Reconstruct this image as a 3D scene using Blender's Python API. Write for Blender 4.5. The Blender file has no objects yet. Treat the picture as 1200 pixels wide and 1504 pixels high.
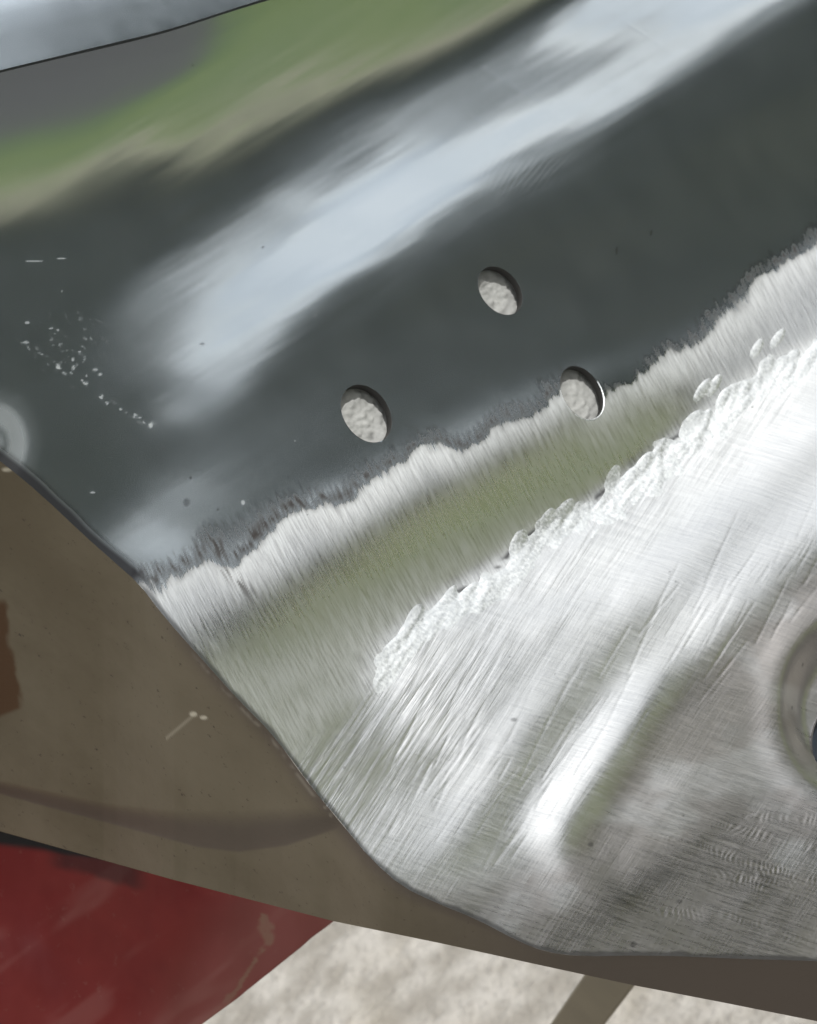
import bpy, math, random
import numpy as np
from mathutils import Vector, Matrix
C = bpy.context.scene
COL = C.collection
R = math.radians

# ------------------------------------------------------------------ camera
# camera-frame vectors: x right, y up, z towards the camera; UPC is the world's up in that frame
UPC = np.array([-.50, .772, .445]); UPC /= np.linalg.norm(UPC)
D0 = 0.80                 # metres to the middle of the bracket
FPX = 4000.0              # focal length in pixels of the 1200 wide photograph
Zw = UPC
Yw = np.array([0., 0., -1.]) - (-UPC[2]) * UPC; Yw /= np.linalg.norm(Yw)
Xw = np.cross(Yw, Zw)
MW = np.stack([Xw, Yw, Zw])            # camera frame -> world (rows)
CAMLOC = np.array([0., 0., 1.0])

def to_world(pc):
    return np.asarray(pc) @ MW.T + CAMLOC

def ray(u, v, d):
    """point d metres deep (along the optical axis) behind photograph position u, v; camera frame"""
    u = np.asarray(u, float); v = np.asarray(v, float); d = np.asarray(d, float) + 0 * u
    return np.stack([(u - 600) / FPX * d, (752 - v) / FPX * d, -d], -1)

cam = bpy.data.cameras.new('camera')
cam.sensor_fit = 'HORIZONTAL'; cam.sensor_width = 24.0
cam.lens = 24.0 * FPX / 1200.0
cam.clip_start = 0.02; cam.clip_end = 500
cam.dof.use_dof = True; cam.dof.focus_distance = 0.79; cam.dof.aperture_fstop = 26
camo = bpy.data.objects.new('camera', cam); COL.objects.link(camo)
m4 = Matrix.Identity(4)
for i in range(3):
    for j in range(3):
        m4[i][j] = float(MW[i, j])
    m4[i][3] = float(CAMLOC[i])
camo.matrix_world = m4
C.camera = camo

# ------------------------------------------------------------------ light
SUNC = np.array([.06, .78, .62])
SUNW = MW @ (SUNC / np.linalg.norm(SUNC))
elev = math.asin(SUNW[2]); az = math.atan2(SUNW[0], SUNW[1])
w = bpy.data.worlds.new('World'); C.world = w; w.use_nodes = True
nt = w.node_tree
bg = nt.nodes['Background']
sky = nt.nodes.new('ShaderNodeTexSky'); sky.sky_type = 'NISHITA'; sky.sun_disc = False
sky.sun_elevation = elev; sky.sun_rotation = az
sky.air_density = 1.0; sky.dust_density = 3.5; sky.ozone_density = 1.0
# broken thin white cloud over the blue
tc = nt.nodes.new('ShaderNodeTexCoord'); cn = nt.nodes.new('ShaderNodeTexNoise'); cn.inputs['Scale'].default_value = 3.2; cn.inputs['Detail'].default_value = 6
cm = nt.nodes.new('ShaderNodeMapping'); cm.inputs['Scale'].default_value = (1, 1, 3); nt.links.new(tc.outputs['Generated'], cm.inputs[0]); nt.links.new(cm.outputs[0], cn.inputs['Vector'])
cr = nt.nodes.new('ShaderNodeMapRange'); cr.inputs[1].default_value = .34; cr.inputs[2].default_value = .62; cr.inputs[3].default_value = .45; cr.inputs[4].default_value = .97
nt.links.new(cn.outputs[0], cr.inputs[0])
cx_ = nt.nodes.new('ShaderNodeMix'); cx_.data_type = 'RGBA'; nt.links.new(cr.outputs[0], cx_.inputs[0]); nt.links.new(sky.outputs[0], cx_.inputs[6]); 
c2 = nt.nodes.new('ShaderNodeTexNoise'); c2.inputs['Scale'].default_value = 9; c2.inputs['Detail'].default_value = 5; nt.links.new(cm.outputs[0], c2.inputs['Vector'])
r2 = nt.nodes.new('ShaderNodeMapRange'); r2.inputs[1].default_value = .38; r2.inputs[2].default_value = .62; nt.links.new(c2.outputs[0], r2.inputs[0])
m2c = nt.nodes.new('ShaderNodeMix'); m2c.data_type = 'RGBA'; nt.links.new(r2.outputs[0], m2c.inputs[0]); m2c.inputs[6].default_value = (5.3, 5.7, 6.2, 1); m2c.inputs[7].default_value = (13.0, 12.2, 11.4, 1)
nt.links.new(m2c.outputs[2], cx_.inputs[7])
nt.links.new(cx_.outputs[2], bg.inputs[0]); bg.inputs[1].default_value = 0.10
sl = bpy.data.lights.new('sun', 'SUN'); sl.energy = 2.9; sl.angle = R(0.5); sl.color = (1, .98, .955)
so = bpy.data.objects.new('sun', sl); COL.objects.link(so)
so.rotation_euler = Vector((-SUNW[0], -SUNW[1], -SUNW[2])).to_track_quat('-Z', 'Y').to_euler()
C.view_settings.view_transform = 'Standard'; C.view_settings.look = 'None'
C.view_settings.exposure = 0.12; C.view_settings.gamma = 1
#END_TOP

# ------------------------------------------------------------------ helpers
rng = np.random.default_rng(7)
random.seed(7)

def sstep(a, b, x):
    t = np.clip((x - a) / (b - a), 0, 1); return t * t * (3 - 2 * t)

def vnoise(x, y, seed=0):
    r = np.random.default_rng(seed); T = r.random((256, 256))
    xi = np.floor(x).astype(int); yi = np.floor(y).astype(int)
    fx = x - xi; fy = y - yi; fx = fx * fx * (3 - 2 * fx); fy = fy * fy * (3 - 2 * fy)
    g = lambda i, j: T[(yi + j) % 256, (xi + i) % 256]
    return (g(0, 0) * (1 - fx) + g(1, 0) * fx) * (1 - fy) + (g(0, 1) * (1 - fx) + g(1, 1) * fx) * fy

def fbm(x, y, seed=0, n=3):
    s = 0; a = 1; t = 0
    for k in range(n):
        s = s + a * vnoise(x * 2 ** k + 17.3 * k, y * 2 ** k + 5.1 * k, seed + k); t += a; a *= .5
    return s / t * 2 - 1            # -1..1

def along(u, v, ang, seed, lx, ly, n=2):
    """noise stretched along image direction ang (degrees, y up); lx along, ly across"""
    c, s = math.cos(R(ang)), math.sin(R(ang))
    a = u * c - v * s; b = u * s + v * c
    return fbm(a / lx, b / ly, seed, n)

def sdist(poly, u, v):
    """signed distance to an open polyline; positive on its left as it is walked (y down picture)"""
    best = np.full(u.shape, 1e9); sgn = np.ones(u.shape)
    for (x0, y0), (x1, y1) in zip(poly[:-1], poly[1:]):
        dx, dy = x1 - x0, y1 - y0; l2 = dx * dx + dy * dy
        t = np.clip(((u - x0) * dx + (v - y0) * dy) / l2, 0, 1)
        ex = u - (x0 + t * dx); ey = v - (y0 + t * dy); d = np.hypot(ex, ey)
        m = d < best
        best = np.where(m, d, best)
        sgn = np.where(m, np.sign(dy * (u - x0) - dx * (v - y0)), sgn)
    return best * sgn

def smooth_poly(poly, n=3):
    p = np.array(poly, float)
    for _ in range(n):
        q = [p[0]]
        for a, b in zip(p[:-1], p[1:]):
            q += [a * .75 + b * .25, a * .25 + b * .75]
        q.append(p[-1]); p = np.array(q)
    return p

def link(o, parent=None):
    COL.objects.link(o)
    if parent is not None: o.parent = parent
    return o

def mesh_obj(name, verts, faces, mat=None, parent=None, smooth=True):
    me = bpy.data.meshes.new(name)
    me.from_pydata([tuple(map(float, p)) for p in verts], [], [tuple(map(int, f)) for f in faces])
    me.update()
    if smooth: me.polygons.foreach_set('use_smooth', [True] * len(me.polygons))
    if mat: me.materials.append(mat)
    return link(bpy.data.objects.new(name, me), parent)

def big_mesh(name, V, Q, mat, parent=None, attrs={}):
    """fast quad mesh from arrays, with point colour attributes"""
    used = np.zeros(len(V), bool); used[Q.ravel()] = True
    idx = np.cumsum(used) - 1
    V = V[used]; Q = idx[Q]
    me = bpy.data.meshes.new(name)
    me.vertices.add(len(V)); me.vertices.foreach_set('co', V.astype(np.float32).ravel())
    me.loops.add(Q.size); me.loops.foreach_set('vertex_index', Q.astype(np.int32).ravel())
    me.polygons.add(len(Q)); me.polygons.foreach_set('loop_start', np.arange(0, Q.size, 4, dtype=np.int32))
    me.polygons.foreach_set('use_smooth', np.ones(len(Q), bool))
    me.update(calc_edges=True)
    for k, A in attrs.items():
        at = me.attributes.new(k, 'FLOAT_COLOR', 'POINT')
        A = A[used]; A = np.concatenate([A, np.ones((len(A), 4 - A.shape[1]))], 1)
        at.data.foreach_set('color', A.astype(np.float32).ravel())
    me.materials.append(mat)
    return link(bpy.data.objects.new(name, me), parent)

def empty(name, loc):
    o = bpy.data.objects.new(name, None); COL.objects.link(o); o.location = loc; o.empty_display_size = .05
    return o

def adopt(o, root):
    o.parent = root; o.matrix_parent_inverse = Matrix.Translation(root.location).inverted()

class NT:
    def __init__(s, name):
        s.m = bpy.data.materials.new(name); s.m.use_nodes = True; s.t = s.m.node_tree
        s.b = s.t.nodes['Principled BSDF']; s.out = s.t.nodes['Material Output']
    def n(s, typ, **kw):
        x = s.t.nodes.new(typ)
        for k, v in kw.items(): setattr(x, k, v)
        return x
    def l(s, a, b): s.t.links.new(a, b)
    def val(s, sock, v):
        if hasattr(v, 'is_linked') or hasattr(v, 'links'): s.l(v, sock)
        else: sock.default_value = v
    def math(s, op, a, b=0.0, clamp=False):
        x = s.n('ShaderNodeMath', operation=op, use_clamp=clamp)
        s.val(x.inputs[0], a); s.val(x.inputs[1], b); return x.outputs[0]
    def mix(s, f, a, b):
        x = s.n('ShaderNodeMix', data_type='RGBA')
        s.val(x.inputs[0], f); s.val(x.inputs[6], a if not isinstance(a, tuple) else (*a[:3], 1)); s.val(x.inputs[7], b if not isinstance(b, tuple) else (*b[:3], 1)); return x.outputs[2]
    def ramp(s, f, lo, hi, a=0., b=1.):
        x = s.n('ShaderNodeMapRange', interpolation_type='SMOOTHSTEP')
        s.val(x.inputs[0], f); x.inputs[1].default_value = lo; x.inputs[2].default_value = hi
        x.inputs[3].default_value = a; x.inputs[4].default_value = b; return x.outputs[0]
    def noise(s, vec, scale, detail=3, rough=.5, out=0):
        x = s.n('ShaderNodeTexNoise'); x.inputs['Scale'].default_value = scale
        x.inputs['Detail'].default_value = detail; x.inputs['Roughness'].default_value = rough
        if vec is not None: s.l(vec, x.inputs['Vector'])
        return x.outputs[out]
    def obj(s, scale=(1, 1, 1), rot=(0, 0, 0)):
        c = s.n('ShaderNodeTexCoord'); m = s.n('ShaderNodeMapping')
        s.l(c.outputs['Object'], m.inputs[0]); m.inputs['Scale'].default_value = scale; m.inputs['Rotation'].default_value = rot
        return m.outputs[0]
    def bump(s, h, dist, strength=1.):
        x = s.n('ShaderNodeBump'); s.l(h, x.inputs['Height']); x.inputs['Distance'].default_value = dist
        x.inputs['Strength'].default_value = strength; s.l(x.outputs[0], s.b.inputs['Normal']); return x

# ------------------------------------------------------------------ materials
def metal_material():
    t = NT('aluminium sheet'); b = t.b
    b.inputs['Metallic'].default_value = 1
    a = t.n('ShaderNodeAttribute', attribute_name='surf'); sp = t.n('ShaderNodeSeparateColor'); t.l(a.outputs['Color'], sp.inputs[0])
    sand, dark, rgh = sp.outputs[0], sp.outputs[1], sp.outputs[2]
    a2 = t.n('ShaderNodeAttribute', attribute_name='flow'); fl = a2.outputs['Vector']   # position on the sheet
    a5 = t.n('ShaderNodeAttribute', attribute_name='zone'); s5 = t.n('ShaderNodeSeparateColor'); t.l(a5.outputs['Color'], s5.inputs[0])
    def strokes(ang, la, lb, dl):
        m = t.n('ShaderNodeVectorRotate', rotation_type='Z_AXIS'); t.l(fl, m.inputs['Vector']); m.inputs['Angle'].default_value = R(-ang)
        q = t.n('ShaderNodeMapping'); t.l(m.outputs[0], q.inputs[0]); q.inputs['Scale'].default_value = (1 / la, 1 / lb, 1)
        return t.noise(q.outputs[0], 1.0, dl, .65)
    nA = strokes(-62, 42, 3.2, 3); nB = strokes(57, 60, 3.6, 3); nC = strokes(-18, 55, 4.0, 3)
    sand = t.ramp(t.math('ADD', sand, t.math('MULTIPLY', t.math('SUBTRACT', strokes(-64, 26, 1.9, 2), .5), .9)), .34, .66)
    def fmix(f, x, y):
        k = t.n('ShaderNodeMix', data_type='FLOAT'); t.val(k.inputs[0], f); t.val(k.inputs[2], x); t.val(k.inputs[3], y); return k.outputs[0]
    n1 = fmix(s5.outputs[0], nA, fmix(s5.outputs[1], nB, nC))
    a3 = t.n('ShaderNodeAttribute', attribute_name='plane'); pl = a3.outputs['Vector']
    grain = t.noise(pl, 9.0, 4, .6)
    cloud = t.noise(pl, .6, 4, .55)
    base = t.mix(sand, (.70, .78, .82), (.92, .95, .95))
    base = t.mix(t.math('MULTIPLY', s5.outputs[2], .85), base, (.50, .475, .45))     # darker, warmer grey tone beyond the crease
    base = t.mix(t.math('MULTIPLY', dark, 1.0, True), base, (.07, .06, .055))
    a4 = t.n('ShaderNodeAttribute', attribute_name='mark'); s4 = t.n('ShaderNodeSeparateColor'); t.l(a4.outputs['Color'], s4.inputs[0])
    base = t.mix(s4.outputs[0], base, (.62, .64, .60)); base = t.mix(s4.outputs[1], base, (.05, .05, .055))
    t.l(t.math('SUBTRACT', 1., s4.outputs[0], True), b.inputs['Metallic'])
    base = t.mix(t.math('MULTIPLY', sand, t.math('MULTIPLY', t.ramp(n1, .32, .58, .27, 0.), t.math('SUBTRACT', 1., t.math('MULTIPLY', s5.outputs[1], 1.)))), base, (.45, .45, .44))
    t.l(base, b.inputs['Base Color'])
    rp = t.math('ADD', .15, t.math('MULTIPLY', cloud, .05))
    rs = t.math('ADD', rgh, t.math('MULTIPLY', t.math('SUBTRACT', n1, .5), .26))
    mx = t.n('ShaderNodeMix', data_type='FLOAT'); t.val(mx.inputs[0], sand); t.val(mx.inputs[2], rp); t.val(mx.inputs[3], rs)
    rr = t.math('MAXIMUM', mx.outputs[0], t.math('MULTIPLY', dark, .58)); rr = t.math('MAXIMUM', rr, t.math('MULTIPLY', s4.outputs[1], .5))
    t.l(rr, b.inputs['Roughness'])
    h = t.math('MULTIPLY', t.math('MULTIPLY', n1, sand), t.math('ADD', .5, t.math('MULTIPLY', s5.outputs[0], .5)))
    h = t.math('ADD', h, t.math('MULTIPLY', grain, .035))
    bp = t.bump(h, .00013, 1.)
    b2 = t.n('ShaderNodeBsdfPrincipled'); b2.inputs['Metallic'].default_value = 1; b2.inputs['Roughness'].default_value = .46
    t.l(base, b2.inputs['Base Color']); t.l(bp.outputs[0], b2.inputs['Normal'])
    ms = t.n('ShaderNodeMixShader'); t.l(t.math('MULTIPLY', .06, t.math('SUBTRACT', 1., sand, True)), ms.inputs[0])
    t.l(b.outputs[0], ms.inputs[1]); t.l(b2.outputs[0], ms.inputs[2]); t.l(ms.outputs[0], t.out.inputs[0])
    return t.m

def weld_material():
    t = NT('weld aluminium'); b = t.b
    b.inputs['Metallic'].default_value = 1; b.inputs['Base Color'].default_value = (.91, .95, .95, 1)
    g = t.noise(t.obj(), 900, 4, .6)
    t.l(t.ramp(g, .3, .7, .36, .54), b.inputs['Roughness']); t.bump(g, .00003, 1.)
    return t.m

def flange_material():
    t = NT('tan paint'); b = t.b
    o = t.obj()
    a = t.n('ShaderNodeAttribute', attribute_name='surf'); sp = t.n('ShaderNodeSeparateColor'); t.l(a.outputs['Color'], sp.inputs[0])
    n = t.ramp(t.noise(o, 13, 6, .65), .3, .7); f = t.noise(o, 420, 3, .7)
    base = t.mix(n, (.135, .106, .066), (.195, .160, .108))
    base = t.mix(t.ramp(f, .62, .76), base, (.07, .05, .035))
    base = t.mix(sp.outputs[0], base, (.085, .038, .012))
    base = t.mix(sp.outputs[1], base, (.62, .56, .45))
    base = t.mix(sp.outputs[2], base, (.115, .088, .072))
    t.l(base, b.inputs['Base Color']); b.inputs['Roughness'].default_value = .65
    t.bump(f, .0001, .6)
    return t.m

def red_material():
    t = NT('red paint'); b = t.b
    o = t.obj()
    a = t.n('ShaderNodeAttribute', attribute_name='surf'); sp = t.n('ShaderNodeSeparateColor'); t.l(a.outputs['Color'], sp.inputs[0])
    n = t.noise(o, 14, 4, .6); f = t.noise(o, 300, 3, .6)
    base = t.mix(t.ramp(n, .35, .65), (.19, .013, .013), (.27, .030, .026))
    base = t.mix(t.ramp(f, .62, .75, 0, .5), base, (.26, .09, .075))
    base = t.mix(sp.outputs[0], base, (.28, .22, .13))
    base = t.mix(sp.outputs[1], base, (.36, .135, .12))
    base = t.mix(sp.outputs[2], base, (.012, .010, .012))  # near-black: shadow gap below the flange, put into the paint colour
    t.l(base, b.inputs['Base Color']); t.l(t.ramp(n, .3, .7, .32, .5), b.inputs['Roughness'])
    t.bump(n, .004, .5)
    return t.m

def ground_material():
    t = NT('concrete and lawn'); b = t.b
    o = t.obj()
    n1 = t.noise(o, 30, 6, .62); n2 = t.noise(o, 120, 4, .65); n3 = t.noise(o, 7, 3, .5); n4 = t.noise(o, 3.1, 3, .5)
    con = t.mix(t.ramp(n1, .38, .62), (.30, .282, .245), (.47, .452, .41))
    con = t.mix(t.ramp(n2, .52, .68, 0, .6), con, (.20, .18, .15))
    con = t.mix(t.ramp(n3, .50, .66, 0, .3), con, (.40, .36, .28))
    c = t.n('ShaderNodeTexCoord'); sx = t.n('ShaderNodeSeparateXYZ'); t.l(c.outputs['Object'], sx.inputs[0])
    ln = t.n('ShaderNodeVectorMath', operation='LENGTH'); sb = t.n('ShaderNodeVectorMath', operation='SUBTRACT'); t.l(c.outputs['Object'], sb.inputs[0]); sb.inputs[1].default_value = (-.2, 1.8, 0); t.l(sb.outputs[0], ln.inputs[0])
    edge = t.math('ADD', ln.outputs['Value'], t.math('MULTIPLY', n4, .8))
    gr = t.mix(n3, (.064, .110, .028), (.100, .162, .040))
    gr = t.mix(t.ramp(n1, .4, .7), gr, (.035, .06, .012))
    n5 = t.noise(o, .9, 4, .6)
    gr = t.mix(t.ramp(n5, .45, .62), gr, (.17, .20, .040))
    path = t.math('MULTIPLY', t.ramp(edge, 8.2, 9.0), t.ramp(edge, 14.6, 13.4))
    gr = t.mix(t.math('MULTIPLY', path, t.ramp(n5, .38, .52)), gr, (.62, .52, .40))
    dirt = t.mix(n1, (.050, .046, .046), (.080, .074, .072))
    t.l(t.mix(t.ramp(edge, 3.1, 3.7), t.mix(t.ramp(edge, 1.7, 1.9), con, dirt), gr), b.inputs['Base Color'])
    b.inputs['Roughness'].default_value = .9
    t.bump(t.math('ADD', n1, t.math('MULTIPLY', n2, .5)), .012, .8)
    return t.m

def plain(name, colr, rough=.5, metal=0., nscale=60, var=.3, bump=.0002):
    t = NT(name); b = t.b; n = t.noise(t.obj(), nscale, 4, .6)
    d = tuple(c * (1 - var) for c in colr)
    t.l(t.mix(n, d, colr), b.inputs['Base Color'])
    b.inputs['Roughness'].default_value = rough; b.inputs['Metallic'].default_value = metal
    t.bump(n, bump, .7); return t.m

METAL = metal_material(); WELD = weld_material(); TAN = flange_material(); RED = red_material()

# ------------------------------------------------------------------ surroundings (seen below, through the holes and in the metal)
gm = ground_material()
g = mesh_obj('ground', [(-120, -120, 0), (120, -120, 0), (120, 120, 0), (-120, 120, 0)], [(0, 1, 2, 3)], gm, None, False)
g['kind'] = 'structure'

def tree_line():
    t = NT('foliage'); b = t.b
    n = t.noise(t.obj(), .9, 4, .6)
    t.l(t.mix(t.ramp(n, .35, .65), (.010, .024, .022), (.028, .056, .046)), b.inputs['Base Color']); b.inputs['Roughness'].default_value = .6
    r = np.random.default_rng(3); NV_ = []; 
    for k in range(45):
        ang = R(-115 + k * 3.3 + r.uniform(-1.5, 1.5)) + az
        d = r.uniform(12.5, 18); cx, cy = d * math.sin(ang), d * math.cos(ang)
        top = r.uniform(2.6, 4.2); rad = r.uniform(1.1, 1.8); n_ = 1100
        th = r.uniform(0, 2 * math.pi, n_); z = r.uniform(.0, 1, n_) ** 1.9 + .01
        rr = rad * r.uniform(.5, 1.05, n_) * np.sqrt(np.clip(1 - z ** 3, 0, 1)) * (1 + .25 * np.sin(3 * th + k) * np.sin(5 * z + k))
        p = np.stack([cx + rr * np.cos(th), cy + rr * np.sin(th), z * top], -1)
        e1 = r.normal(size=(n_, 3)); e1 /= np.linalg.norm(e1, axis=1, keepdims=True)
        e2 = np.cross(e1, r.normal(size=(n_, 3))); e2 /= np.linalg.norm(e2, axis=1, keepdims=True)
        sz = r.uniform(.12, .24, (n_, 1))
        NV_.append(np.stack([p - e1 * sz, p + e2 * sz * .7, p + e1 * sz, p - e2 * sz * .7], 1).reshape(-1, 3))
    V = np.concatenate(NV_); F = np.arange(len(V)).reshape(-1, 4)
    o = mesh_obj('tree_line', V, F, t.m, None, False); o['kind'] = 'stuff'
    o['label'] = 'dark green bushes whose blurred reflection shows in the polished metal'; o['category'] = 'bushes'
tree_line()

# ------------------------------------------------------------------ the sheet metal face
th0, ph0 = R(45), R(37)
N0 = np.array([math.sin(th0) * math.cos(ph0), math.sin(th0) * math.sin(ph0), math.cos(th0)])
A0 = np.array([math.cos(R(30)), math.sin(R(30)), 0]); A0 = A0 - A0 @ N0 * N0; A0 /= np.linalg.norm(A0)   # along the folds
Q0 = np.cross(N0, A0)                                                                                     # across them, towards upper left
if Q0[1] < 0: Q0 = -Q0
PC = np.array([0, 0, -D0])

EDGE = smooth_poly([(-330, 395), (-150, 560), (0, 676), (60, 726), (120, 783), (165, 823), (205, 858), (240, 905), (300, 972), (350, 1028), (402, 1080),
        (450, 1147), (500, 1208), (545, 1262), (590, 1302), (640, 1326), (700, 1350), (760, 1382), (800, 1398), (850, 1405), (950, 1403), (1100, 1408), (1230, 1412), (1600, 1425)], 1)
SANDLINE = [(120, 900), (205, 855), (232, 868), (262, 838), (300, 812), (345, 830), (395, 790), (430, 752), (490, 742), (520, 728), (570, 700),
            (618, 655), (665, 660), (730, 622), (800, 596), (830, 570), (870, 590), (905, 560), (950, 545), (1010, 505), (1060, 466), (1120, 410), (1200, 348), (1420, 190)]
WELDLINE = [(300, 1190), (420, 1085), (480, 1040), (545, 985), (590, 925), (650, 880), (720, 850), (760, 800), (810, 765), (850, 755), (900, 712), (945, 690), (985, 650), (1040, 610), (1080, 575), (1130, 540), (1200, 505), (1420, 400)]

# what the surface should face: reflected elevation (degrees) at spots of the sheet, i.e. how it undulates
SPOTS = [
 # upper left: dips away, mirrors the lawn
 (-100, -50, -26), (60, 130, -29), (150, 60, -29), (250, 80, -25), (170, 120, -22), (350, 40, -12), (450, 50, -10), (560, 40, -10), (680, 20, -8), (350, 130, -8), (480, 110, -6), (800, -40, -6),
 (0, 200, -22), (-100, 200, -22), (120, 185, -24), (250, 170, -12), (600, 100, -4), (700, 70, -3),
 (0, 235, -9), (100, 218, -8), (200, 195, -7), (300, 165, -7), (400, 125, -7), (500, 105, -6), (-120, 250, -5),
 (0, 380, 3), (-100, 420, 3), (100, 350, 3), (200, 330, 3), (300, 290, 4), (380, 260, 6), (450, 220, 7), (540, 190, 8),
 # bright crest
 (290, 570, 11), (310, 490, 14), (350, 430, 16), (430, 380, 18), (500, 335, 20), (390, 460, 12), (600, 270, 24), (560, 310, 24), (700, 220, 24), (800, 170, 17), (900, 125, 16), (1000, 75, 14), (1100, 25, 13), (1180, -60, 18), (1080, -20, 20), (650, 190, 10), (720, 150, 9.5), (800, 113, 10), (900, 78, 11), (560, 215, 9.5), (250, 430, 8.5), (330, 370, 10), (400, 325, 11), (480, 270, 11), (220, 520, 8), (640, 142, 12), (700, 112, 13), (780, 78, 14), (860, 45, 15), (950, 10, 14), (1330, -110, 5), (300, 320, 3), (200, 340, 3), (10, 292, -4), (85, 272, -4), (160, 262, -2), (285, 250, -4), (350, 224, -4.5), (455, 158, -4), (400, 178, -1), (510, 185, 9), (210, 300, 3), (180, 235, 1),
 # left pocket
 (0, 480, 3), (100, 450, 3), (100, 550, 3), (60, 620, 3), (180, 600, 3), (170, 700, 3), (230, 690, 6.5), (215, 785, 13), (250, 740, 9), (100, 730, 2), (150, 780, 4), (300, 720, 7.5), (-100, 600, 3), (-100, 500, 3), (220, 500, 6.5),
 # below the crest
 (500, 480, 4), (450, 560, 4.5), (400, 640, 6.5), (380, 720, 6.5), (600, 420, 5), (700, 350, 4.5), (800, 290, 4), (640, 345, 9), (720, 292, 8.5), (800, 240, 8.5), (900, 240, 3), (1000, 155, 3), (1100, 90, 3), (1200, 40, 3), (1150, 60, 3),
 (600, 520, 4.5), (700, 470, 4), (700, 388, 1), (770, 345, 1), (630, 425, 1.5), (540, 650, 5), (650, 600, 5), (800, 400, 3), (800, 500, 4), (900, 350, 2), (900, 450, 3), (1000, 300, 2), (1000, 420, 3), (1100, 220, 1), (1100, 330, 2), (1200, 220, 1), (1350, 20, 2), (1350, 150, 2),
 # sanded strip above the weld
 (290, 880, 13), (390, 815, 13), (480, 765, 12), (580, 700, 11), (680, 655, 10), (790, 610, 9), (930, 570, 7), (1060, 520, 9), (1200, 430, 12),
 (400, 950, -4), (480, 920, -6), (440, 880, -1), (540, 815, -3), (640, 760, -4), (740, 705, -5), (840, 645, -5), (350, 960, -3), (400, 1010, -6), (310, 930, 5), (560, 860, -9), (640, 805, -10), (740, 745, -10), (850, 675, -10), (920, 615, -9), (440, 1040, -8), (460, 930, -8), (1350, 330, 12),
 # below the weld
 (620, 960, 16), (700, 900, 19), (800, 850, 21), (900, 780, 22), (1000, 700, 22), (1100, 640, 22), (1200, 580, 22), (540, 1120, 0), (500, 1160, 2), (560, 1220, 10), (640, 1050, 16),
 (640, 1250, 6), (700, 1150, 9), (800, 1050, 8), (900, 950, 8), (760, 1000, 10), (1000, 860, 19), (1100, 780, 19), (1200, 700, 20), (1350, 600, 20), (700, 1300, 5), (800, 1200, 11), (1000, 1000, 10), (1150, 850, 12),
 (860, 1325, 6), (895, 1190, 17), (1000, 1200, 6), (1100, 1300, 5), (975, 1060, 17), (1070, 955, 16), (850, 1262, 15), (1160, 880, 15), (1200, 1200, 8), (1000, 1370, 5), (1200, 1380, 5), (1350, 1100, 8), (1350, 1400, 5), (1200, 1000, 6), (1050, 1060, 5), (880, 1370, 5),
]
S = np.array(SPOTS, float); S[:, 2] = np.minimum(S[:, 2], 20.5)

def target_elev(u, v):
    sh = u.shape; u = u.ravel(); v = v.ravel(); num = np.zeros(u.size); den = np.zeros(u.size) + 1e-12
    c, s = math.cos(R(32)), math.sin(R(32))
    for x, y, e in S:
        du, dv = u - x, -(v - y); a = du * c + dv * s; b = -du * s + dv * c
        k = np.exp(-.5 * ((a / 62) ** 2 + (b / 27) ** 2)) + 1e-5 * np.exp(-.5 * ((a / 220) ** 2 + (b / 100) ** 2)) + 1e-10 / (1 + (a * a + b * b) / 1e4)
        num += k * e; den += k
    return (num / den).reshape(sh)

def proj(P):
    return 600 + P[..., 0] / -P[..., 2] * FPX, 752 - P[..., 1] / -P[..., 2] * FPX

S_LO, S_HI, T_LO, T_HI = -.34, .42, -.28, .28
def elev_of(V, hs, ht):
    n = N0 - hs[..., None] * A0 - ht[..., None] * Q0; n /= np.linalg.norm(n, axis=-1, keepdims=True)
    r = V - 2 * (V * n).sum(-1, keepdims=True) * n
    return np.arcsin(np.clip(r @ UPC, -1, 1))

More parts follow.
